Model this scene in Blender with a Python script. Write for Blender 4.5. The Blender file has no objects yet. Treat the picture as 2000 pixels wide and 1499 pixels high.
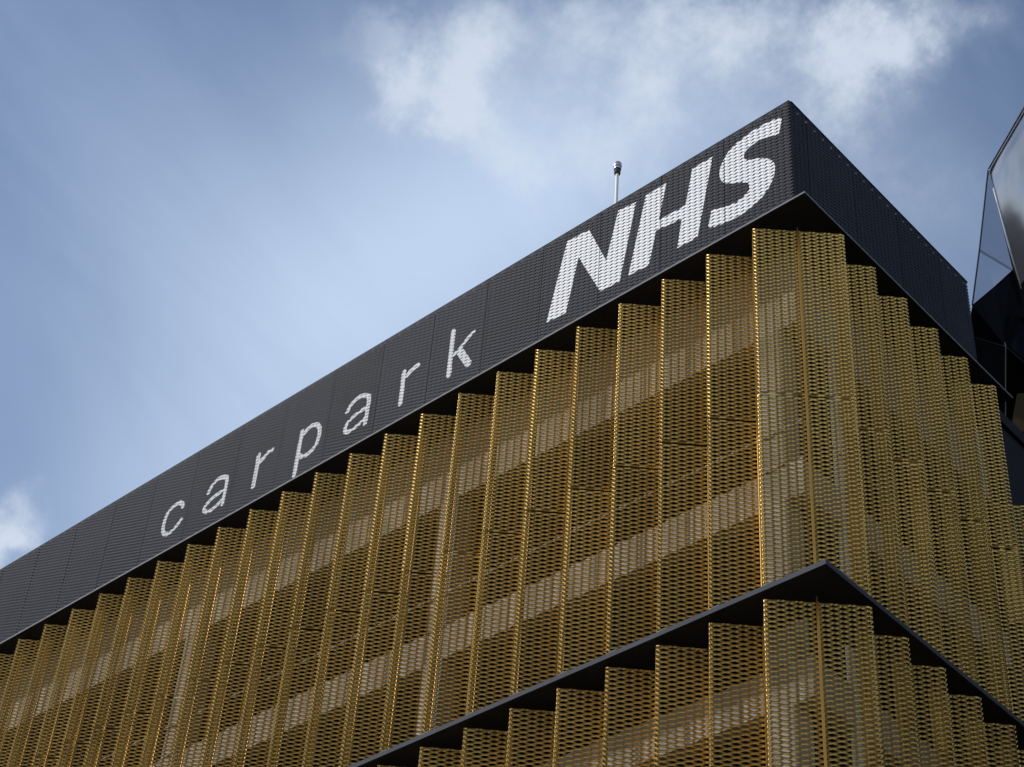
import bpy, bmesh, math, random
import numpy as np
from mathutils import Matrix, Vector

random.seed(7)
rng = np.random.RandomState(7)
S = bpy.context.scene
C = S.collection
R = math.radians

# ------------------------------------------------------------------ camera
Z0 = 25.97                                   # height of the upper soffit above the pavement
CAM = np.array([12.2222, -18.7987, Z0 - 24.3707])
YAW, PITCH, ROLL = 0.7875, 0.7261, 0.0843
FOC = 3733.6                                 # pixels of a 2000 px wide frame
fwd = np.array([-math.sin(YAW) * math.cos(PITCH), math.cos(YAW) * math.cos(PITCH), math.sin(PITCH)])
rt0 = np.array([math.cos(YAW), math.sin(YAW), 0.0])
up0 = np.cross(rt0, fwd)
rgt = math.cos(ROLL) * rt0 + math.sin(ROLL) * up0
upv = -math.sin(ROLL) * rt0 + math.cos(ROLL) * up0
cd = bpy.data.cameras.new("camera")
cam = bpy.data.objects.new("camera", cd)
C.objects.link(cam)
M = Matrix.Identity(4)
for i in range(3):
    M[i][0] = rgt[i]; M[i][1] = upv[i]; M[i][2] = -fwd[i]; M[i][3] = CAM[i]
cam.matrix_world = M
cd.sensor_width = 36
cd.lens = 36 * FOC / 2000
cd.clip_end = 3000
S.camera = cam

# ------------------------------------------------------------------ sun, sky, exposure
SUN_DIR = Vector((-0.62, -0.62, 0.66)).normalized()      # towards the sun
sun_el = math.asin(SUN_DIR.z)
sun_az = math.atan2(SUN_DIR.x, SUN_DIR.y)
sd = bpy.data.lights.new("sun", 'SUN')
sd.energy = 3.0
sd.angle = R(2.5)
sd.color = (1.0, 0.95, 0.88)
so = bpy.data.objects.new("sun", sd)
C.objects.link(so)
so.rotation_euler = SUN_DIR.to_track_quat('Z', 'Y').to_euler()
so.location = (0, -20, 60)

S.view_settings.view_transform = 'Standard'
S.view_settings.look = 'None'
S.view_settings.exposure = 0.0
S.view_settings.gamma = 1.0
S.view_settings.use_curve_mapping = False

world = bpy.data.worlds.new("World")
S.world = world
world.use_nodes = True
nt = world.node_tree
nt.nodes.clear()
N = nt.nodes.new
L = nt.links.new


def val(x):
    return x if hasattr(x, 'links') or isinstance(x, bpy.types.NodeSocket) else None


def mth(op, a, b=None, c=None, clamp=False):
    n = N('ShaderNodeMath'); n.operation = op; n.use_clamp = clamp
    for i, v in enumerate((a, b, c)):
        if v is None: continue
        if isinstance(v, (int, float)): n.inputs[i].default_value = v
        else: L(v, n.inputs[i])
    return n.outputs[0]


def vdot(v, c):
    n = N('ShaderNodeVectorMath'); n.operation = 'DOT_PRODUCT'
    L(v, n.inputs[0]); n.inputs[1].default_value = tuple(float(x) for x in c)
    return n.outputs['Value']


def noise(vec, scale, detail, rough, dist=0.0):
    n = N('ShaderNodeTexNoise')
    L(vec, n.inputs['Vector'])
    n.inputs['Scale'].default_value = scale
    n.inputs['Detail'].default_value = detail
    n.inputs['Roughness'].default_value = rough
    n.inputs['Distortion'].default_value = dist
    return n


def maprange(x, a, b, c=0.0, d=1.0, smooth=True):
    n = N('ShaderNodeMapRange')
    n.interpolation_type = 'SMOOTHSTEP' if smooth else 'LINEAR'
    L(x, n.inputs['Value'])
    for k, v in (('From Min', a), ('From Max', b), ('To Min', c), ('To Max', d)):
        n.inputs[k].default_value = v
    return n.outputs['Result']


tc = N('ShaderNodeTexCoord')
D = tc.outputs['Generated']
SKY_STRENGTH = 0.10
sky = N('ShaderNodeTexSky')
sky.sky_type = 'NISHITA'
sky.sun_disc = False
sky.sun_elevation = sun_el
sky.sun_rotation = sun_az
sky.altitude = 50
sky.air_density = 1.0
sky.dust_density = 1.0
sky.ozone_density = 1.5
# directions measured against three fixed axes, so each cloud keeps its place in the sky
sf = vdot(D, fwd); sr = vdot(D, rgt); su = vdot(D, upv)
front = maprange(sf, 0.45, 0.85)
sfc = mth('MAXIMUM', sf, 0.3)
U = mth('DIVIDE', sr, sfc)
V = mth('DIVIDE', su, sfc)
n1 = noise(D, 9.0, 9.0, 0.62, 0.1)
n2 = noise(D, 13.0, 9.0, 0.62, 0.1)
n4 = noise(D, 34.0, 9.0, 0.65, 0.1)
n3 = noise(D, 2.2, 5.0, 0.5, 0.2)
sep = N('ShaderNodeSeparateColor'); L(n2.outputs['Color'], sep.inputs[0])
Uw = mth('ADD', U, mth('MULTIPLY', mth('SUBTRACT', sep.outputs[0], 0.5), 0.10))
Vw = mth('ADD', V, mth('MULTIPLY', mth('SUBTRACT', sep.outputs[1], 0.5), 0.10))


def blob(px, py, rx, ry, ang=0.0, warp=True):
    cu, cv = (px - 1000) / FOC, (749.5 - py) / FOC
    u = mth('SUBTRACT', Uw if warp else U, cu); v = mth('SUBTRACT', Vw if warp else V, cv)
    ca, sa = math.cos(ang), math.sin(ang)
    a = mth('ADD', mth('MULTIPLY', u, ca), mth('MULTIPLY', v, sa))
    b = mth('ADD', mth('MULTIPLY', u, -sa), mth('MULTIPLY', v, ca))
    a = mth('DIVIDE', a, rx / FOC); b = mth('DIVIDE', b, ry / FOC)
    r2 = mth('ADD', mth('MULTIPLY', a, a), mth('MULTIPLY', b, b))
    return mth('EXPONENT', mth('MULTIPLY', r2, -1.0))


def blobsum(lst, warp=True):
    tot = None
    for px, py, rx, ry, ang, amp in lst:
        t = mth('MULTIPLY', blob(px, py, rx, ry, R(ang), warp), amp)
        tot = t if tot is None else mth('ADD', tot, t)
    return mth('MULTIPLY', tot, front)


# puffy clouds
PUFF = [(850, 165, 130, 80, -18, 0.75), (920, 60, 80, 110, 10, 0.62), (985, 280, 160, 60, -40, 0.55),
        (760, 30, 130, 50, 0, 0.30), (1100, 80, 140, 90, 0, 0.42), (1230, 190, 170, 110, 10, 0.62),
        (1170, 330, 190, 100, 0, 0.55), (1430, 120, 140, 110, 20, 0.55), (1350, 50, 170, 70, 0, 0.45),
        (1720, 110, 130, 110, 30, 0.60), (1810, 30, 170, 80, 10, 0.52), (1640, 30, 140, 80, 0, 0.48),
        (1640, 220, 130, 100, 0, 0.36), (70, 970, 70, 50, 10, 0.60), (10, 1080, 100, 60, 30, 1.25),
        (1850, 420, 120, 140, 0, 0.16), (1700, 330, 160, 90, 0, 0.26), (640, 90, 90, 40, 0, 0.12)]
puff = blobsum(PUFF)
gen = maprange(n3.outputs['Fac'], 0.36, 0.62, 0.05, 0.75)
gen = mth('MULTIPLY', gen, mth('SUBTRACT', 1.0, front))
dens = mth('ADD', puff, gen)
nn = mth('ADD', mth('MULTIPLY', n1.outputs['Fac'], 0.65), mth('MULTIPLY', n4.outputs['Fac'], 0.35))
det = maprange(nn, 0.36, 0.62, 0.30, 1.30, False)
cloud = mth('MULTIPLY', maprange(mth('MULTIPLY', dens, det), 0.05, 1.0), 0.90)
# thin high veil, thickest over the building
VEIL = [(780, 600, 560, 330, 35, 0.72), (420, 480, 460, 110, -38, 0.10), (1250, 300, 520, 260, 10, 0.36),
        (300, 1000, 320, 180, 30, 0.30), (250, 650, 420, 420, 0, 0.20), (600, 250, 500, 260, 0, 0.16),
        (1850, 480, 200, 200, 0, 0.15)]
veil = blobsum(VEIL, False)
# wisps drawn out along one direction of the wind
wind = (rgt * 0.62 - upv * 0.78)
sx = vdot(D, wind); sy = vdot(D, np.cross(wind, fwd)); sz_ = sf
cv = N('ShaderNodeCombineXYZ')
L(mth('MULTIPLY', sx, 2.6), cv.inputs[0]); L(mth('MULTIPLY', sy, 9.0), cv.inputs[1]); L(mth('MULTIPLY', sz_, 3.0), cv.inputs[2])
stv = cv.outputs[0]
streak = noise(stv, 1.0, 8.0, 0.6, 0.6)
veil = mth('ADD', veil, mth('MULTIPLY', mth('SUBTRACT', streak.outputs['Fac'], 0.5), 0.42))
veil = mth('ADD', veil, mth('MULTIPLY', mth('SUBTRACT', 1.0, front), 0.30))
veil = mth('ADD', veil, 0.08, clamp=True)


def mixc(fac, a, b):
    n = N('ShaderNodeMix'); n.data_type = 'RGBA'; n.clamp_factor = True
    if isinstance(fac, (int, float)): n.inputs[0].default_value = fac
    else: L(fac, n.inputs[0])
    for i, v in ((6, a), (7, b)):
        if isinstance(v, tuple): n.inputs[i].default_value = (*v, 1)
        else: L(v, n.inputs[i])
    return n.outputs[2]


k = 1.0 / SKY_STRENGTH
SKYTINT = N('ShaderNodeMix'); SKYTINT.data_type = 'RGBA'; SKYTINT.blend_type = 'MULTIPLY'
SKYTINT.inputs[0].default_value = 1.0
L(sky.outputs[0], SKYTINT.inputs[6]); SKYTINT.inputs[7].default_value = (1.27, 1.29, 1.34, 1)
c = mixc(veil, SKYTINT.outputs[2], (0.54 * k, 0.67 * k, 0.88 * k))
c = mixc(cloud, c, (0.66 * k, 0.74 * k, 0.86 * k))
bg = N('ShaderNodeBackground'); bg.inputs['Strength'].default_value = SKY_STRENGTH
wo = N('ShaderNodeOutputWorld')
L(c, bg.inputs['Color']); L(bg.outputs[0], wo.inputs['Surface'])

# ------------------------------------------------------------------ materials


def material(name, base, rough=0.5, metal=0.0, var=0.08, scale=3.0, bump=0.0, bump_scale=40.0, spec=0.5, randv=0.0, stretch=None):
    m = bpy.data.materials.new(name)
    m.use_nodes = True
    t = m.node_tree
    b = t.nodes['Principled BSDF']
    b.inputs['Roughness'].default_value = rough
    b.inputs['Metallic'].default_value = metal
    b.inputs['Specular IOR Level'].default_value = spec
    co = t.nodes.new('ShaderNodeTexCoord')
    src = co.outputs['Object']
    if stretch:
        mp = t.nodes.new('ShaderNodeMapping'); mp.inputs['Scale'].default_value = stretch
        t.links.new(src, mp.inputs[0]); src = mp.outputs[0]
    nz = t.nodes.new('ShaderNodeTexNoise'); nz.inputs['Scale'].default_value = scale
    nz.inputs['Detail'].default_value = 6; nz.inputs['Roughness'].default_value = 0.6
    t.links.new(src, nz.inputs['Vector'])
    mr = t.nodes.new('ShaderNodeMapRange')
    mr.inputs['From Min'].default_value = 0.3; mr.inputs['From Max'].default_value = 0.7
    mr.inputs['To Min'].default_value = 1 - var; mr.inputs['To Max'].default_value = 1 + var
    t.links.new(nz.outputs['Fac'], mr.inputs['Value'])
    fac = mr.outputs[0]
    if randv:
        oi = t.nodes.new('ShaderNodeObjectInfo')
        r2 = t.nodes.new('ShaderNodeMapRange')
        r2.inputs['To Min'].default_value = 1 - randv; r2.inputs['To Max'].default_value = 1 + randv
        t.links.new(oi.outputs['Random'], r2.inputs['Value'])
        mm = t.nodes.new('ShaderNodeMath'); mm.operation = 'MULTIPLY'
        t.links.new(fac, mm.inputs[0]); t.links.new(r2.outputs[0], mm.inputs[1]); fac = mm.outputs[0]
    vm = t.nodes.new('ShaderNodeVectorMath'); vm.operation = 'SCALE'
    vm.inputs[0].default_value = base
    t.links.new(fac, vm.inputs['Scale'])
    t.links.new(vm.outputs[0], b.inputs['Base Color'])
    if bump:
        n2_ = t.nodes.new('ShaderNodeTexNoise'); n2_.inputs['Scale'].default_value = bump_scale
        n2_.inputs['Detail'].default_value = 4
        t.links.new(co.outputs['Object'], n2_.inputs['Vector'])
        bp = t.nodes.new('ShaderNodeBump'); bp.inputs['Strength'].default_value = bump
        bp.inputs['Distance'].default_value = 0.02
        t.links.new(n2_.outputs['Fac'], bp.inputs['Height'])
        t.links.new(bp.outputs[0], b.inputs['Normal'])
    return m


GOLD = material('gold_anodised_mesh', (0.66, 0.44, 0.135), 0.34, 0.92, 0.10, 1.2, randv=0.12, stretch=(1, 1, 0.35))
GOLDTRIM = material('gold_folded_trim', (0.50, 0.27, 0.05), 0.45, 0.6, 0.08, 2.0)
FASCIA = material('charcoal_mesh', (0.028, 0.032, 0.046), 0.6, 0.0, 0.12, 1.5, randv=0.13, spec=0.15)
PAINT = material('white_painted_mesh', (0.84, 0.85, 0.87), 0.5, 0.0, 0.03, 2.0)
PAINT2 = material('pale_grey_painted_mesh', (0.66, 0.67, 0.70), 0.5, 0.0, 0.05, 2.0)
BLACK = material('black_soffit', (0.012, 0.012, 0.013), 0.55, 0.0, 0.15, 1.0, spec=0.25)
TRIM = material('grey_aluminium_trim', (0.19, 0.20, 0.22), 0.7, 0.0, 0.10, 2.0, spec=0.15)
TRIMD = material('blue_grey_aluminium_trim', (0.060, 0.066, 0.080), 0.7, 0.0, 0.12, 2.0, spec=0.1)
CONC = material('pale_concrete', (0.40, 0.345, 0.285), 0.8, 0.0, 0.12, 1.2, bump=0.2)
DARKC = material('deck_interior_shade', (0.05, 0.042, 0.035), 0.9, 0.0, 0.2, 0.6)  # concrete darkened in its colour to paint the unlit deck interior
WHITE = material('white_steel', (0.78, 0.77, 0.74), 0.4, 0.0, 0.05, 2.0)
STEEL = material('galvanised_steel', (0.50, 0.50, 0.52), 0.35, 0.7, 0.08, 10.0)
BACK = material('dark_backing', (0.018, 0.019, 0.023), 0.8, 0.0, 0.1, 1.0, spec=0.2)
GLOSS = material('polished_black_panel', (0.010, 0.012, 0.018), 0.10, 0.0, 0.1, 1.0, spec=0.5)
MIRROR = material('dark_mirror_glass', (0.36, 0.40, 0.47), 0.05, 1.0, 0.03, 1.0)
SATIN = material('satin_dark_metal', (0.50, 0.50, 0.52), 0.22, 1.0, 0.05, 1.0)
BLACKW = material('black_wall', (0.006, 0.006, 0.008), 0.7, 0.0, 0.2, 1.0, spec=0.08)
GOLDP = material('dull_gold_panel', (0.05, 0.035, 0.010), 0.45, 0.3, 0.1, 1.0)
ASPH = material('asphalt', (0.05, 0.05, 0.052), 0.9, 0.0, 0.2, 0.8, bump=0.4, bump_scale=60)
PAVE = material('paving', (0.24, 0.23, 0.22), 0.85, 0.0, 0.15, 0.7, bump=0.3)
WHITEP = material('road_paint', (0.75, 0.75, 0.73), 0.7, 0.0, 0.1, 3.0)

# ------------------------------------------------------------------ mesh helpers


def build(name, verts, faces, mat, parent=None, loc=(0, 0, 0), rz=0.0, smooth=False):
    me = bpy.data.meshes.new(name)
    me.from_pydata([tuple(map(float, v)) for v in verts], [], [tuple(f) for f in faces])
    me.materials.append(mat)
    if smooth:
        me.polygons.foreach_set('use_smooth', [True] * len(me.polygons))
    me.update()
    o = bpy.data.objects.new(name, me)
    C.objects.link(o)
    o.parent = parent
    o.location = loc
    o.rotation_euler = (0, 0, rz)
    return o


def build_np(name, V_, F_, mat):
    """quads only, from numpy arrays"""
    me = bpy.data.meshes.new(name)
    nv, nf = len(V_), len(F_)
    me.vertices.add(nv); me.vertices.foreach_set('co', V_.astype(np.float32).ravel())
    me.loops.add(nf * 4); me.loops.foreach_set('vertex_index', F_.astype(np.int32).ravel())
    me.polygons.add(nf)
    me.polygons.foreach_set('loop_start', np.arange(0, nf * 4, 4, dtype=np.int32))
    me.polygons.foreach_set('use_smooth', np.zeros(nf, dtype=bool))
    me.materials.append(mat)
    me.update(calc_edges=True)
    return me


def put(name, me, parent, loc, rz=0.0, label=None):
    o = bpy.data.objects.new(name, me)
    C.objects.link(o)
    o.parent = parent
    o.location = loc
    o.rotation_euler = (0, 0, rz)
    if label: o['label'] = label
    return o


class MB:
    def __init__(s): s.v = []; s.f = []

    def box(s, x0, x1, y0, y1, z0, z1):
        b = len(s.v)
        s.v += [(x0, y0, z0), (x1, y0, z0), (x1, y1, z0), (x0, y1, z0), (x0, y0, z1), (x1, y0, z1), (x1, y1, z1), (x0, y1, z1)]
        s.f += [tuple(b + i for i in q) for q in ((0, 3, 2, 1), (4, 5, 6, 7), (0, 1, 5, 4), (1, 2, 6, 5), (2, 3, 7, 6), (3, 0, 4, 7))]
        return s

    def prism(s, poly, z0, z1):
        b = len(s.v); n = len(poly)
        s.v += [(x, y, z0) for x, y in poly] + [(x, y, z1) for x, y in poly]
        s.f.append(tuple(b + i for i in reversed(range(n)))); s.f.append(tuple(b + n + i for i in range(n)))
        for i in range(n):
            j = (i + 1) % n
            s.f.append((b + i, b + j, b + n + j, b + n + i))
        return s

    def lathe(s, prof, cx, cy, n=20):
        b = len(s.v)
        for r, z in prof:
            for i in range(n):
                a = 2 * math.pi * i / n
                s.v.append((cx + r * math.cos(a), cy + r * math.sin(a), z))
        for k_ in range(len(prof) - 1):
            for i in range(n):
                j = (i + 1) % n
                s.f.append((b + k_ * n + i, b + k_ * n + j, b + (k_ + 1) * n + j, b + (k_ + 1) * n + i))
        s.f.append(tuple(b + i for i in reversed(range(n))))
        s.f.append(tuple(b + (len(prof) - 1) * n + i for i in range(n)))
        return s

    def tube(s, p, q, r, n=8):
        p = Vector(p); q = Vector(q); d = (q - p).normalized()
        a = d.orthogonal().normalized(); c_ = d.cross(a); b = len(s.v)
        for e in (p, q):
            for i in range(n):
                t = 2 * math.pi * i / n
                s.v.append(tuple(e + a * (r * math.cos(t)) + c_ * (r * math.sin(t))))
        for i in range(n):
            j = (i + 1) % n
            s.f.append((b + i, b + j, b + n + j, b + n + i))
        s.f.append(tuple(b + i for i in reversed(range(n)))); s.f.append(tuple(b + n + i for i in range(n)))
        return s

    def make(s, name, mat, parent=None, loc=(0, 0, 0), rz=0.0):
        return build(name, s.v, s.f, mat, parent, loc, rz)


LWD, SWD = 0.262, 0.0855            # long and short way of the expanded metal diamonds


def ribbons(x0, x1, z0, z1, y=0.0, seg=8, w=0.032, t=0.006, tilt=36.0, twist=47.0, phase=0.0, amp=None, bend=0, nrow=1):
    """expanded metal: rows of zigzag strands touching at their knuckles.
    local frame: x along, z up, outside is -y. returns verts, faces, face centres"""
    h = SWD / 2
    A = amp if amp is not None else SWD * 0.25
    nr = int(round((z1 - z0) / h))
    xs = [x0]
    step = LWD / seg
    k0 = math.floor((x0 + phase) / step) + 1
    while k0 * step - phase < x1 - 1e-4:
        xx = k0 * step - phase
        if xx > x0 + 1e-4: xs.append(xx)
        k0 += 1
    xs.append(x1)
    if bend < 0: xs = sorted(set(xs + [x0 + 0.012, x0 + 0.026, x0 + 0.045]))
    if bend > 0: xs = sorted(set(xs + [x1 - 0.012, x1 - 0.028, x1 - 0.050]))
    xs = np.array(xs); nx = len(xs)
    th = R(tilt)
    bd = 0 * xs
    if bend < 0: bd = 0.034 * np.clip((x0 + 0.05 - xs) / 0.05, 0, 1) ** 1.6
    if bend > 0: bd = 0.034 * np.clip((xs - x1 + 0.07) / 0.07, 0, 1) ** 1.5
    sect = [(-1 + 2 * i / nrow, -1) for i in range(nrow + 1)] + [(1, 1), (-1, 1)]
    ns = len(sect)
    # cross-section: strand plane leans so its top edge is further out
    Vs, Fs = [], []
    base = 0
    for r in range(nr):
        zc = z1 - (r + 0.5) * h
        ph = 2 * np.pi * (xs + phase) / LWD + np.pi * (r % 2)
        cw = np.cos(ph)
        cw = np.sign(cw) * np.abs(cw) ** 0.8
        edge_ = 0.25 if r in (0, nr - 1) else 1.0
        z = zc + A * cw * edge_
        ta = th - R(twist) * np.clip(np.cos(ph), 0, 1) ** 3.2
        ta = ta * (1 - 0.62 * bd / 0.034)
        sv = (-np.sin(ta) * w / 2, np.cos(ta) * w / 2)
        tv = (np.cos(ta) * t / 2, np.sin(ta) * t / 2)
        pts = []
        for (a, b) in sect:                                     # around the section
            yy = y + bd + a * sv[0] + b * tv[0] + 0 * xs
            zz = z + a * sv[1] + b * tv[1]
            pts.append(np.stack([xs, yy, zz], -1))
        P = np.stack(pts, 1).reshape(-1, 3)                     # nx*ns
        Vs.append(P)
        i = np.arange(nx - 1)
        for c_ in range(ns):
            d_ = (c_ + 1) % ns
            Fs.append(np.stack([base + i * ns + c_, base + (i + 1) * ns + c_, base + (i + 1) * ns + d_, base + i * ns + d_], -1))
        e_ = base + (nx - 1) * ns
        m_ = nrow // 2
        Fs.append(np.array([[base, base + nrow, base + nrow + 1, base + nrow + 2], [e_ + nrow + 2, e_ + nrow + 1, e_ + nrow, e_]]))
        base += nx * ns
    return np.concatenate(Vs), np.concatenate(Fs)


# facade geometry (metres; corner of the soffit plates at x = y = 0)
A0, SIN, ZT = 1.1325, 0.0452, -0.1065
B0, SB = 1.122, 0.0111
H, HF, DB = 7.8315, 2.5972, 0.2273
DEP = 0.575
NA, NB = 27, 6
XL = -(A0 + NA + 0.6)                # left end of what is built
YB = 6.72                            # far end of the B plate

bld = bpy.data.objects.new('car_park', None)
C.objects.link(bld)
bld['label'] = 'multi-storey car park in gold expanded mesh under a charcoal sign band'
bld['category'] = 'car park'
P = bld

# ------------------------------------------------------------------ ground
g = MB().box(-400, 400, -400, 400, -0.3, 0.0)
o = g.make('ground', ASPH); o['kind'] = 'structure'
g = MB().box(-60, 3.5, -4.5, 30, 0.002, 0.13)
o = g.make('pavement', PAVE); o['kind'] = 'structure'

# ------------------------------------------------------------------ decks, spandrels, columns behind the screens
YI = 0.95
BX = -0.95


def deckbox(name, z0, z1, mat, inset=0.0):
    return MB().box(XL, BX - inset, YI + inset, 17, Z0 + z0, Z0 + z1).make(name, mat, P)


for zt_, zb_ in ((-0.02, -1.76), (-4.75, -5.46), (-8.5, -9.20), (-12.4, -13.1), (-16.3, -17.0), (-20.2, -20.9)):
    # concrete edge beams round the deck, slab set behind them
    MB().box(XL, BX, YI, YI + 0.25, Z0 + zb_, Z0 + zt_).make('edge_beam', CONC, P)
    MB().box(BX - 0.25, BX, YI + 0.25, 17, Z0 + zb_, Z0 + zt_).make('edge_beam', CONC, P)
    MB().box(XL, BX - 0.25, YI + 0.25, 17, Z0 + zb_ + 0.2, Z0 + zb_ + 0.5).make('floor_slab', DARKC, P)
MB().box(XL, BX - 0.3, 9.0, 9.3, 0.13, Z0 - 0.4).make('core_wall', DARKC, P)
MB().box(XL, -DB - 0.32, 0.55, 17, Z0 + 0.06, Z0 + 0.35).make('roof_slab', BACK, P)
for x in (-9.0, -16.5, -24.0, -1.5):
    for za, zb in ((-4.75, -1.76), (-8.5, -5.46), (-12.4, -9.2), (-16.3, -13.1)):
        MB().box(x - 0.24, x + 0.24, YI - 0.03, YI + 0.42, Z0 + za, Z0 + zb).make('column', CONC, P)
for yy in (2.13, 9.6):
    MB().box(BX - 0.12, BX + 0.06, yy - 0.09, yy + 0.09, Z0 - 15.8, Z0 - 0.12).make('sky_light_strip', WHITE, P)  # added white bars standing in for a strip of sky light
for z in (-4.05, -7.56, -11.6):
    m = MB().tube((XL, YI - 0.06, Z0 + z), (BX + 0.06, YI - 0.06, Z0 + z), 0.018)
    m.tube((BX + 0.06, YI - 0.06, Z0 + z), (BX + 0.06, 16, Z0 + z), 0.018)
    m.make('guard_rail', STEEL, P)

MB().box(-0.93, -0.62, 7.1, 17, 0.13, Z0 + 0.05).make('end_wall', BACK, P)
# ------------------------------------------------------------------ soffit plates with metal edge trims


def plate(z, th, trim):
    poly = [(XL, 0.012), (-0.012, 0.012), (-0.012, YB), (-0.94, YB), (-0.94, 0.94), (XL, 0.94)]
    MB().prism(poly, Z0 + z + 0.004, Z0 + z + th - 0.004).make('soffit_plate', BLACK, P)
    MB().box(XL, -0.0, 0.0, 0.010, Z0 + z, Z0 + z + th).make('edge_trim', trim, P)
    MB().box(-0.010, 0.0, 0.011, YB, Z0 + z, Z0 + z + th).make('edge_trim', trim, P)


plate(0.0, 0.035, TRIM)
plate(-H, 0.085, TRIMD)
plate(-2 * H, 0.085, TRIMD)

# ------------------------------------------------------------------ gold screens
WM = math.hypot(DEP, DEP)
WR = math.hypot(1 - DEP, DEP)
HALF = 3.80
gp = {}
for nm, w_, bnd in (('main', WM, -1), ('ret', WR, 0), ('mainB', WM, 1), ('retB', WR, 0)):
    v, f = ribbons(0.004, w_ - 0.006, -HALF, 0, seg=8, bend=bnd, phase=0.02 if nm[0] == 'm' else 0.09)
    gp[nm] = build_np('screen_panel', v, f, GOLD)
trim_me = None
br_me = None


def at2(name, me, x, y, z, rz):
    return put(name, me, P, (x, y, Z0 + z), rz)


tm = MB().box(-0.020, 0.020, -0.016, 0.012, -2 * HALF - 0.03, 0).make('fold_trim', GOLDTRIM, P)
trim_me = tm.data
bm_ = MB().box(-0.07, 0.07, 0, 0.10, 0, 0.07).make('bracket', BLACK, P)
br_me = bm_.data
bpy.data.objects.remove(tm); bpy.data.objects.remove(bm_)

segs = []
oA = lambda k_: (-A0 - k_, SIN)
iA = lambda k_: (-A0 - k_ + DEP, SIN + DEP)
oB = lambda k_: (-SB, B0 + k_)
iB = lambda k_: (-SB - DEP, B0 + k_ - DEP)
mid = ((oA(0)[0] + oB(0)[0]) / 2, (oA(0)[1] + oB(0)[1]) / 2)
for k_ in range(NA, 0, -1):
    segs.append((oA(k_), iA(k_), 'main')); segs.append((iA(k_), oA(k_ - 1), 'ret'))
segs.append((oA(0), mid, 'main')); segs.append((mid, oB(0), 'mainB'))
for k_ in range(1, NB):
    segs.append((oB(k_ - 1), iB(k_), 'ret')); segs.append((iB(k_), oB(k_), 'mainB'))
for tier in range(2):
    for (p, q_, kind) in segs:
        dx, dy = q_[0] - p[0], q_[1] - p[1]
        rz = math.atan2(dy, dx)
        for hf in range(2):
            j = rng.uniform(-0.004, 0.004)
            z = ZT - tier * H - hf * (HALF + 0.035) + j
            if tier == 1 and hf == 1 and p[0] < -12: continue
            at2('screen_panel', gp[kind], p[0], p[1], z, rz + rng.uniform(-0.014, 0.014))
    for k_ in range(1, NA + 1):
        at2('fold_trim', trim_me, iA(k_)[0], iA(k_)[1], ZT - tier * H, 0.0)
    at2('fold_trim', trim_me, mid[0] + 0.012, mid[1] - 0.012, ZT - tier * H, R(45))
    for k_ in range(0, 16):
        at2('bracket', br_me, oA(k_)[0] + 0.10, 0.06, -(tier + 1) * H + 0.085, 0)
    for k_ in range(0, NB):
        at2('bracket', br_me, -0.16, oB(k_)[1] - 0.05, -(tier + 1) * H + 0.085, R(90))
    MB().tube((mid[0], mid[1], Z0 + ZT - tier * H - 0.4), (mid[0], mid[1], Z0 - tier * H + 0.002), 0.012).make('hanger_rod', STEEL, P)
# a short bay of the screen beyond the end of the upper plate
v, f = ribbons(0.0, WM, -2.6, 0, seg=8)
me = build_np('screen_panel', v, f, GOLD)
at2('screen_panel', me, iB(6)[0], iB(6)[1], -2.35, R(45))

# ------------------------------------------------------------------ charcoal sign band with painted letters


def unproj(px, py):
    d = fwd + rgt * (px - 1000) / FOC - upv * (py - 749.5) / FOC
    t_ = (0 - CAM[1]) / d[1]
    p_ = CAM + t_ * d
    return (p_[0], p_[2] - Z0)


def zz(pts, ox, oy, s):
    return [unproj(ox + x * s, oy + y * s) for x, y in pts]


# letter outlines in metres on the sign band (x along the band, z above the soffit), taken off the sign
Nn = zz([(1066.7, 630), (1104.5, 611.5), (1129.4, 502), (1171.4, 568.8), (1209.4, 550), (1241.7, 394.5), (1207, 411.5), (1183.4, 508.7), (1150, 448.7), (1107.4, 471.4)], 0, 0, 1)
Hh = zz([(1226.7, 538.5), (1266.7, 517.7), (1280.9, 450.1), (1330.9, 427.6), (1322.6, 484.3), (1361.8, 463.5), (1391, 305.8), (1351.8, 329.2), (1338.4, 400.9), (1285.9, 430.1), (1300.9, 357.6), (1260.9, 381.7)], 0, 0, 1)
Ss = zz([(940, 118), (905, 300), (880, 318), (800, 335), (700, 370), (610, 425), (540, 480), (500, 525), (492, 600), (560, 615), (650, 595), (740, 590), (800, 605), (840, 635), (860, 690), (850, 780), (825, 860), (780, 950), (700, 1060), (600, 1150), (500, 1230), (400, 1290), (280, 1345), (180, 1390), (95, 1405), (80, 1385), (115, 1200), (260, 1170), (400, 1110), (500, 1030), (555, 965), (555, 900), (530, 880), (460, 875), (370, 885), (280, 888), (230, 865), (205, 790), (215, 710), (250, 620), (310, 520), (400, 420), (500, 345), (600, 270), (720, 200), (840, 140)], 1370, 210, 0.1668)
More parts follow.
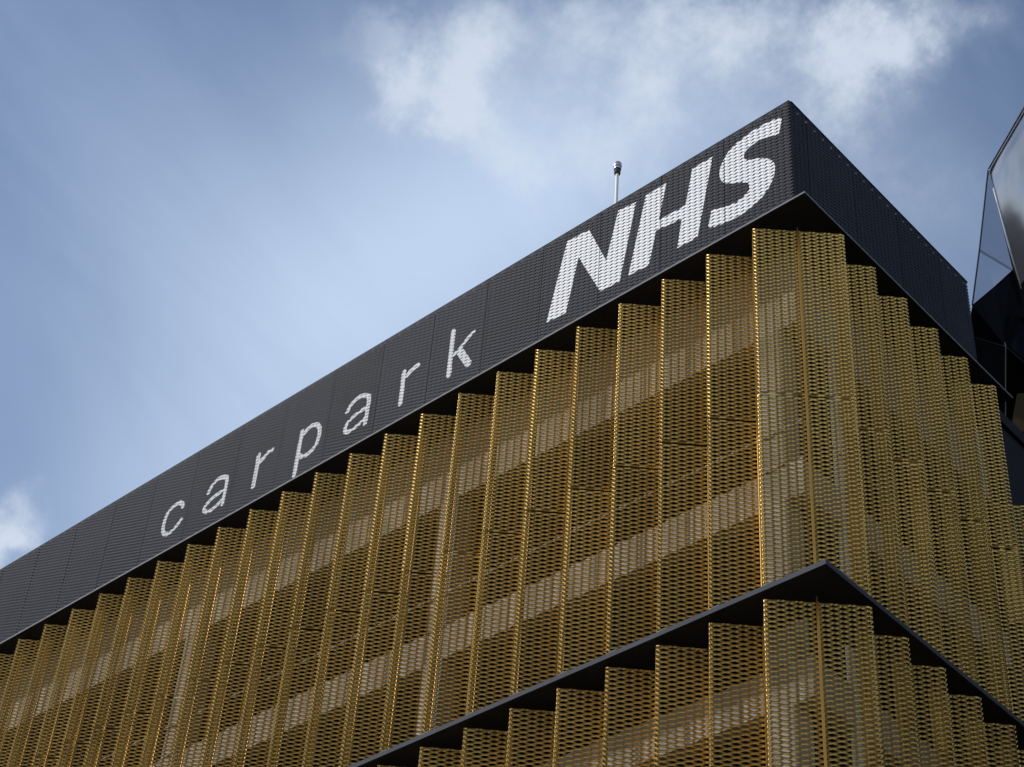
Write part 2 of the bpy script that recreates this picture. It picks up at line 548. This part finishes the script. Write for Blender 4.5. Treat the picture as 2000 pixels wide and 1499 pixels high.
strokes = {
    'c': [(zz([(435, 690), (430, 645), (390, 630), (320, 665), (250, 730), (200, 800), (165, 890), (140, 990), (135, 1065), (155, 1100), (195, 1105), (250, 1075), (310, 1015), (370, 940), (410, 880)], 300, 900, 0.13), 0.115)],
    'a': [(zz([(820, 480), (850, 415), (905, 335), (970, 270), (1040, 245), (1095, 245), (1100, 290), (1085, 380), (1065, 480), (1045, 560), (1030, 650)], 300, 900, 0.13), 0.115),
          (zz([(1060, 440), (1000, 470), (930, 520), (860, 580), (790, 650), (755, 715), (755, 755), (790, 770), (860, 740), (930, 680), (990, 620), (1040, 570)], 300, 900, 0.13), 0.105)],
    'r': [(zz([(315, 225), (250, 575)], 450, 850, 0.175), 0.13), (zz([(325, 300), (375, 245), (420, 190), (462, 165)], 450, 850, 0.175), 0.12)],
    'p': [(zz([(185, 895), (85, 1425)], 560, 700, 0.1601), 0.13),
          (zz([(195, 940), (240, 875), (300, 820), (365, 805), (400, 845), (395, 930), (365, 1030), (310, 1115), (240, 1175), (175, 1200), (145, 1180)], 560, 700, 0.1601), 0.115)],
    'a2': [(zz([(735, 655), (765, 590), (820, 520), (890, 465), (955, 450), (1000, 462), (1000, 510), (985, 600), (970, 700), (950, 795)], 560, 700, 0.1601), 0.115),
           (zz([(975, 600), (900, 640), (820, 700), (750, 770), (710, 840), (705, 895), (740, 900), (800, 868), (860, 818), (910, 770), (960, 715)], 560, 700, 0.1601), 0.105)],
    'r2': [(zz([(1430, 165), (1380, 550)], 560, 700, 0.1601), 0.13), (zz([(1445, 230), (1500, 165), (1550, 115), (1600, 82)], 560, 700, 0.1601), 0.12)],
    'k': [(zz([(355, 110), (225, 1320)], 860, 640, 0.07), 0.135), (zz([(920, 110), (760, 290), (560, 560), (300, 830)], 860, 640, 0.07), 0.10),
          (zz([(530, 650), (770, 1000)], 860, 640, 0.07), 0.17)],
}
polys = {'N': Nn, 'H': Hh, 'S': Ss}


def in_poly(X, Zc, poly):
    ins = np.zeros(len(X), bool)
    n = len(poly)
    for i in range(n):
        x1, z1 = poly[i]; x2, z2 = poly[(i + 1) % n]
        cnd = (z1 > Zc) != (z2 > Zc)
        with np.errstate(divide='ignore', invalid='ignore'):
            xi = (x2 - x1) * (Zc - z1) / (z2 - z1 + 1e-12) + x1
        ins ^= cnd & (X < xi)
    return ins


def in_stroke(X, Zc, pts, w_):
    r = np.zeros(len(X), bool)
    for (x1, z1), (x2, z2) in zip(pts[:-1], pts[1:]):
        dx, dz = x2 - x1, z2 - z1
        t_ = np.clip(((X - x1) * dx + (Zc - z1) * dz) / (dx * dx + dz * dz), 0, 1)
        r |= np.hypot(X - x1 - t_ * dx, Zc - z1 - t_ * dz) < w_ / 2
    return r


FP = 1.467
FT = dict(w=0.043, t=0.006, tilt=16.0, twist=22.0)
acc = {k_: ([], []) for k_ in list(polys) + list(strokes)}
plain = None
x = -DB
npan = 0
while x - FP > XL:
    xa, xb = x - FP, x
    if x > -18.5:
        v, f = ribbons(xa + 0.008, xb - 0.008, 0.045, HF, y=0.012, seg=22, nrow=3, **FT)
        # split each long face of the strands where the paint ends
        cen = v[f].mean(1)
        lab_ = np.full(len(f), -1)
        for i, k_ in enumerate(acc):
            if k_ in polys: m_ = in_poly(cen[:, 0], cen[:, 2], polys[k_])
            else:
                m_ = np.zeros(len(f), bool)
                for pts, w_ in strokes[k_]: m_ |= in_stroke(cen[:, 0], cen[:, 2], pts, w_)
            lab_[m_] = i
        for i, k_ in enumerate(acc):
            ff = f[lab_ == i]
            if len(ff):
                u_, inv = np.unique(ff, return_inverse=True)
                off = sum(len(a) for a in acc[k_][0])
                acc[k_][0].append(v[u_]); acc[k_][1].append(inv.reshape(-1, 4) + off)
        ff = f[lab_ < 0]
        u_, inv = np.unique(ff, return_inverse=True)
        me = build_np('fascia_panel', v[u_], inv.reshape(-1, 4), FASCIA)
        put('fascia_panel', me, P, (0, 0, Z0))
    else:
        if plain is None:
            v, f = ribbons(0.008, FP - 0.008, 0.045, HF, y=0.012, seg=8, **FT)
            plain = build_np('fascia_panel', v, f, FASCIA)
        put('fascia_panel', plain, P, (xa, 0, Z0))
    x -= FP
XFE = x
for k_, (vs, fs) in acc.items():
    me = build_np('letter', np.concatenate(vs), np.concatenate(fs), PAINT if k_.isupper() else PAINT2)
    ch = k_[0]
    big = ch.isupper()
    names = {'N': 'large white italic letter N', 'H': 'large white italic letter H', 'S': 'large white italic letter S beside the corner',
             'c': 'small pale letter c, first of carpark', 'a': 'small pale letter a next to the c', 'r': 'small pale letter r before the p',
             'p': 'small pale letter p', 'a2': 'small pale letter a after the p', 'r2': 'small pale letter r before the k', 'k': 'small pale letter k, last of carpark'}
    put('letter', me, P, (0, 0, Z0), 0, names[k_])
# B side
js = [0.006, 0.52, 1.98, 3.44, 4.89, 5.93]
for a, b in zip(js[:-1], js[1:]):
    v, f = ribbons(a + 0.008, b - 0.008, 0.045, HF, y=0.0, seg=8, **FT)
    me = build_np('fascia_panel', v, f, FASCIA)
    put('fascia_panel', me, P, (-DB, 0, Z0), R(90))
# parapet behind the sign band
MB().box(XFE, -DB - 0.05, 0.052, 0.12, Z0 + 0.05, Z0 + HF - 0.015).make('parapet_wall', BACK, P)
MB().box(-DB - 0.12, -DB - 0.055, 0.121, 5.9, Z0 + 0.05, Z0 + HF - 0.015).make('parapet_wall', BACK, P)
MB().box(-12, -DB - 0.121, 5.84, 5.9, Z0 + 0.05, Z0 + HF - 0.015).make('parapet_wall', BACK, P)
x = -DB - FP
while x > XFE:
    MB().box(x - 0.03, x + 0.03, 0.037, 0.051, Z0 + 0.05, Z0 + HF - 0.01).make('mullion', BACK, P)
    x -= FP
for y in js[1:-1]:
    MB().box(-DB - 0.054, -DB - 0.04, y - 0.03, y + 0.03, Z0 + 0.05, Z0 + HF - 0.01).make('mullion', BACK, P)
MB().box(XFE, -DB, 0.0, 0.05, Z0 + HF, Z0 + HF + 0.012).make('coping', TRIMD, P)

MB().box(-DB - 0.139, -DB - 0.045, 0.03, 0.051, Z0 + 0.05, Z0 + HF - 0.01).make('corner_post', BACK, P)
MB().box(-DB - 0.055, -DB + 0.022, 0.051, 5.93, Z0 + HF, Z0 + HF + 0.012).make('coping', TRIMD, P)
# lower part of the car park down to the pavement
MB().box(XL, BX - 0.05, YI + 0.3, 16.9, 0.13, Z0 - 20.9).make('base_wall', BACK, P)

# ------------------------------------------------------------------ mast on the roof
mx, my = -6.35, 1.4
d_ = fwd + rgt * (1206 - 1000) / FOC - upv * (330 - 749.5) / FOC
t_ = (my - CAM[1]) / d_[1]
hx = CAM + t_ * d_
mast = bpy.data.objects.new('roof_mast', None); C.objects.link(mast)
mast.location = (hx[0], my, Z0 + 0.35)
mast['label'] = 'slim white mast with a grey ribbed head above the sign band'
mast['category'] = 'mast'
top = hx[2] - (Z0 + 0.35)
MB().lathe([(0.034, 0), (0.034, top - 0.12)], 0, 0, 16).make('pole', WHITE, mast)
MB().lathe([(0.066, top - 0.16), (0.07, top - 0.05), (0.056, top - 0.049), (0.056, top - 0.03)], 0, 0, 20).make('collar', TRIMD, mast)
MB().lathe([(0.078, top - 0.029), (0.08, top + 0.01), (0.07, top + 0.02), (0.07, top + 0.035), (0.086, top + 0.045), (0.088, top + 0.085), (0.074, top + 0.095), (0.074, top + 0.11), (0.084, top + 0.12), (0.08, top + 0.16), (0.045, top + 0.18)], 0, 0, 24).make('sensor_head', STEEL, mast)
MB().box(-0.1, 0.1, -0.1, 0.1, 0.0, 0.02).make('base_plate', STEEL, mast)

# ------------------------------------------------------------------ faceted dark building beyond the far corner
fb = bpy.data.objects.new('faceted_building', None); C.objects.link(fb)
fb['label'] = 'faceted glossy black building with pale panel joints at the right edge'
fb['category'] = 'building'
ox_, oy_ = 4.0, 8.0


def pt(px, py, dist):
    d = fwd + rgt * (px - 1000) / FOC - upv * (py - 749.5) / FOC
    return Vector(tuple(CAM + d * (dist / math.hypot(d[0], d[1]))))


V1 = pt(1930, 332, 31.0)
V2 = pt(2110, 30, 31.4)
V3 = pt(1913, 488, 30.6)
V4 = pt(1899, 596, 30.6)
L1b = pt(1978, 527, 30.75)
L1c = pt(2000, 600, 32.9)
L1d = pt(2050, 765, 35.0)
K = pt(1889, 655, 31.5)
W = pt(1964, 677, 32.0)
W2 = pt(1964, 878, 34.5)
X2 = pt(2050, 752, 33.4)
K2 = pt(1880, 880, 34.6)
X3 = pt(2050, 890, 36.5)
K3 = pt(1930, 880, 34.8)


def facet(name, vs, mat, thick=0.06):
    n = (vs[1] - vs[0]).cross(vs[2] - vs[0]).normalized()
    cc = sum(vs, Vector()) / len(vs)
    if n.dot(Vector(tuple(CAM)) - cc) < 0:
        vs = list(reversed(vs)); n = -n
    m = len(vs)
    vv = [tuple(v) for v in vs] + [tuple(v - n * thick) for v in vs]
    ff = [tuple(range(m)), tuple(reversed(range(m, 2 * m)))] + [(i, i + m, (i + 1) % m + m, (i + 1) % m) for i in range(m)]
    return build(name, vv, ff, mat, fb)


# big curved panel on the right: upright at its top, leaning over below
rows = 14
gv, gf = [], []
R_t = [V1, pt(1978, 527, 31.0), pt(2050, 765, 34.0)]
for i in range(rows + 1):
    s = i / rows
    a = V1.lerp(L1d, s)
    bx = pt(2110 + 60 * s, 30 + 780 * s, 31.4)
    dist = 31.0 + 3.9 * s ** 1.6
    # left edge follows the pale joint
    px = 1930 + (2050 - 1930) * s; py = 332 + (765 - 332) * s
    a = pt(px, py, dist)
    b = pt(px + 175, py - 300 * (1 - s) - 20, dist + 0.5)
    c_r = pt(px + 900, py - 520 * (1 - s) - 40, dist + 1.6)
    for j in range(5):
        gv.append(tuple(a.lerp(b, j / 4)))
    for j in range(1, 4):
        gv.append(tuple(b.lerp(c_r, j / 3)))
for i in range(rows):
    for j in range(7):
        q0 = i * 8 + j
        gf.append((q0, q0 + 8, q0 + 9, q0 + 1))
co_ = build('cladding_panel', gv, gf, SATIN, fb, smooth=True)
so_ = co_.modifiers.new('thickness', 'SOLIDIFY'); so_.thickness = 0.05; so_.offset = -1
facet('cladding_panel', [V1, V3, L1b], MIRROR)
D1 = pt(1905, 560, 30.6)
MIDB = pt(1942, 560, 30.7)
facet('cladding_panel', [V3, V4, MIDB, L1b], MIRROR)
facet('cladding_panel', [V4, K, W, MIDB], GLOSS)  # this black facet and the next paint the dark part of the reflection
facet('cladding_panel', [MIDB, W, L1c, L1b], GLOSS)
facet('cladding_panel', [W, X2, L1d, L1c], GLOSS)
facet('cladding_panel', [K, K2, W2, W], GLOSS)
facet('cladding_panel', [W, W2, X3, X2], BLACKW)
facet('cladding_panel', [pt(1986, 770, 32.9), pt(1968, 874, 33.6), pt(2040, 800, 33.0), pt(2040, 764, 32.8)], GOLDP)


def joint(a, b, r=0.012, mat=TRIM):
    m = MB(); m.tube(a, b, r, 6); m.make('panel_joint', mat, fb)


JT = material('pale_joint', (0.55, 0.55, 0.56), 0.4, 0.3, 0.03)
JD = material('grey_joint', (0.10, 0.10, 0.11), 0.5, 0.3, 0.03)
off = -0.02


def near(v): return v + (Vector(tuple(CAM)) - v).normalized() * 0.03


edge = [pt(1930 + 120 * s, 332 + 433 * s, 31.0 + 3.9 * s ** 1.6 - 0.03) for s in [i / 14 for i in range(15)]]
m = MB()
for a, b in zip(edge[:-1], edge[1:]): m.tube(a, b, 0.013, 6)
m.make('panel_joint', JT, fb)
joint(near(V3), near(W), 0.012, JT)
joint(near(W), near(W2), 0.012, JT)
joint(near(V3), near(L1b), 0.008, JD)
joint(near(K), near(W), 0.009, JD)
joint(near(W), near(X2), 0.009, JD)
joint(near(V1), near(V3), 0.018, BACK)
joint(near(V3), near(V4), 0.018, BACK)
joint(near(V1), near(pt(2105, 32, 31.5)), 0.018, BACK)
# body behind the cladding, down to the ground
body = [V1, V3, V4, K]
bx0 = pt(1900, 900, 34.9)
zb = V4.z - 0.5
cxp = (bx0.x, bx0.y)
dirn = Vector((-(fwd[0]), -(fwd[1]), 0)).normalized()
sid = Vector((rgt[0], rgt[1], 0)).normalized()
c0 = Vector((bx0.x, bx0.y, 0)) - sid * 0.1
c1 = pt(2045, 900, 34.9)
c2 = pt(2900, 900, 35.2)
MB().prism([(c0.x, c0.y), (c1.x, c1.y), (c2.x, c2.y), (22, 12), (22, 30), (c0.x, 30)], 0.13, 29.6).make('main_block', BLACKW, fb)


# closed volume behind the cladding, so the facets are the skin of a building
hb = bmesh.new()
hp = [pt(1936, 345, 32.6), pt(1920, 490, 32.2), pt(1906, 596, 32.2), pt(1905, 680, 33.4), pt(1905, 860, 36.0),
      pt(2060, 860, 37.2), pt(2060, 740, 36.0), pt(2115, 60, 33.4), pt(2115, 520, 36.5), pt(2900, -330, 35.2), pt(2900, 860, 38.0)]
hp += [p_ + Vector((-3.0, 12.0, -0.5)) for p_ in hp]
for p_ in hp: hb.verts.new(p_)
bmesh.ops.convex_hull(hb, input=hb.verts)
hm = bpy.data.meshes.new('wall'); hb.to_mesh(hm); hb.free()
hm.materials.append(BLACKW)
ho = bpy.data.objects.new('wall', hm); C.objects.link(ho); ho.parent = fb
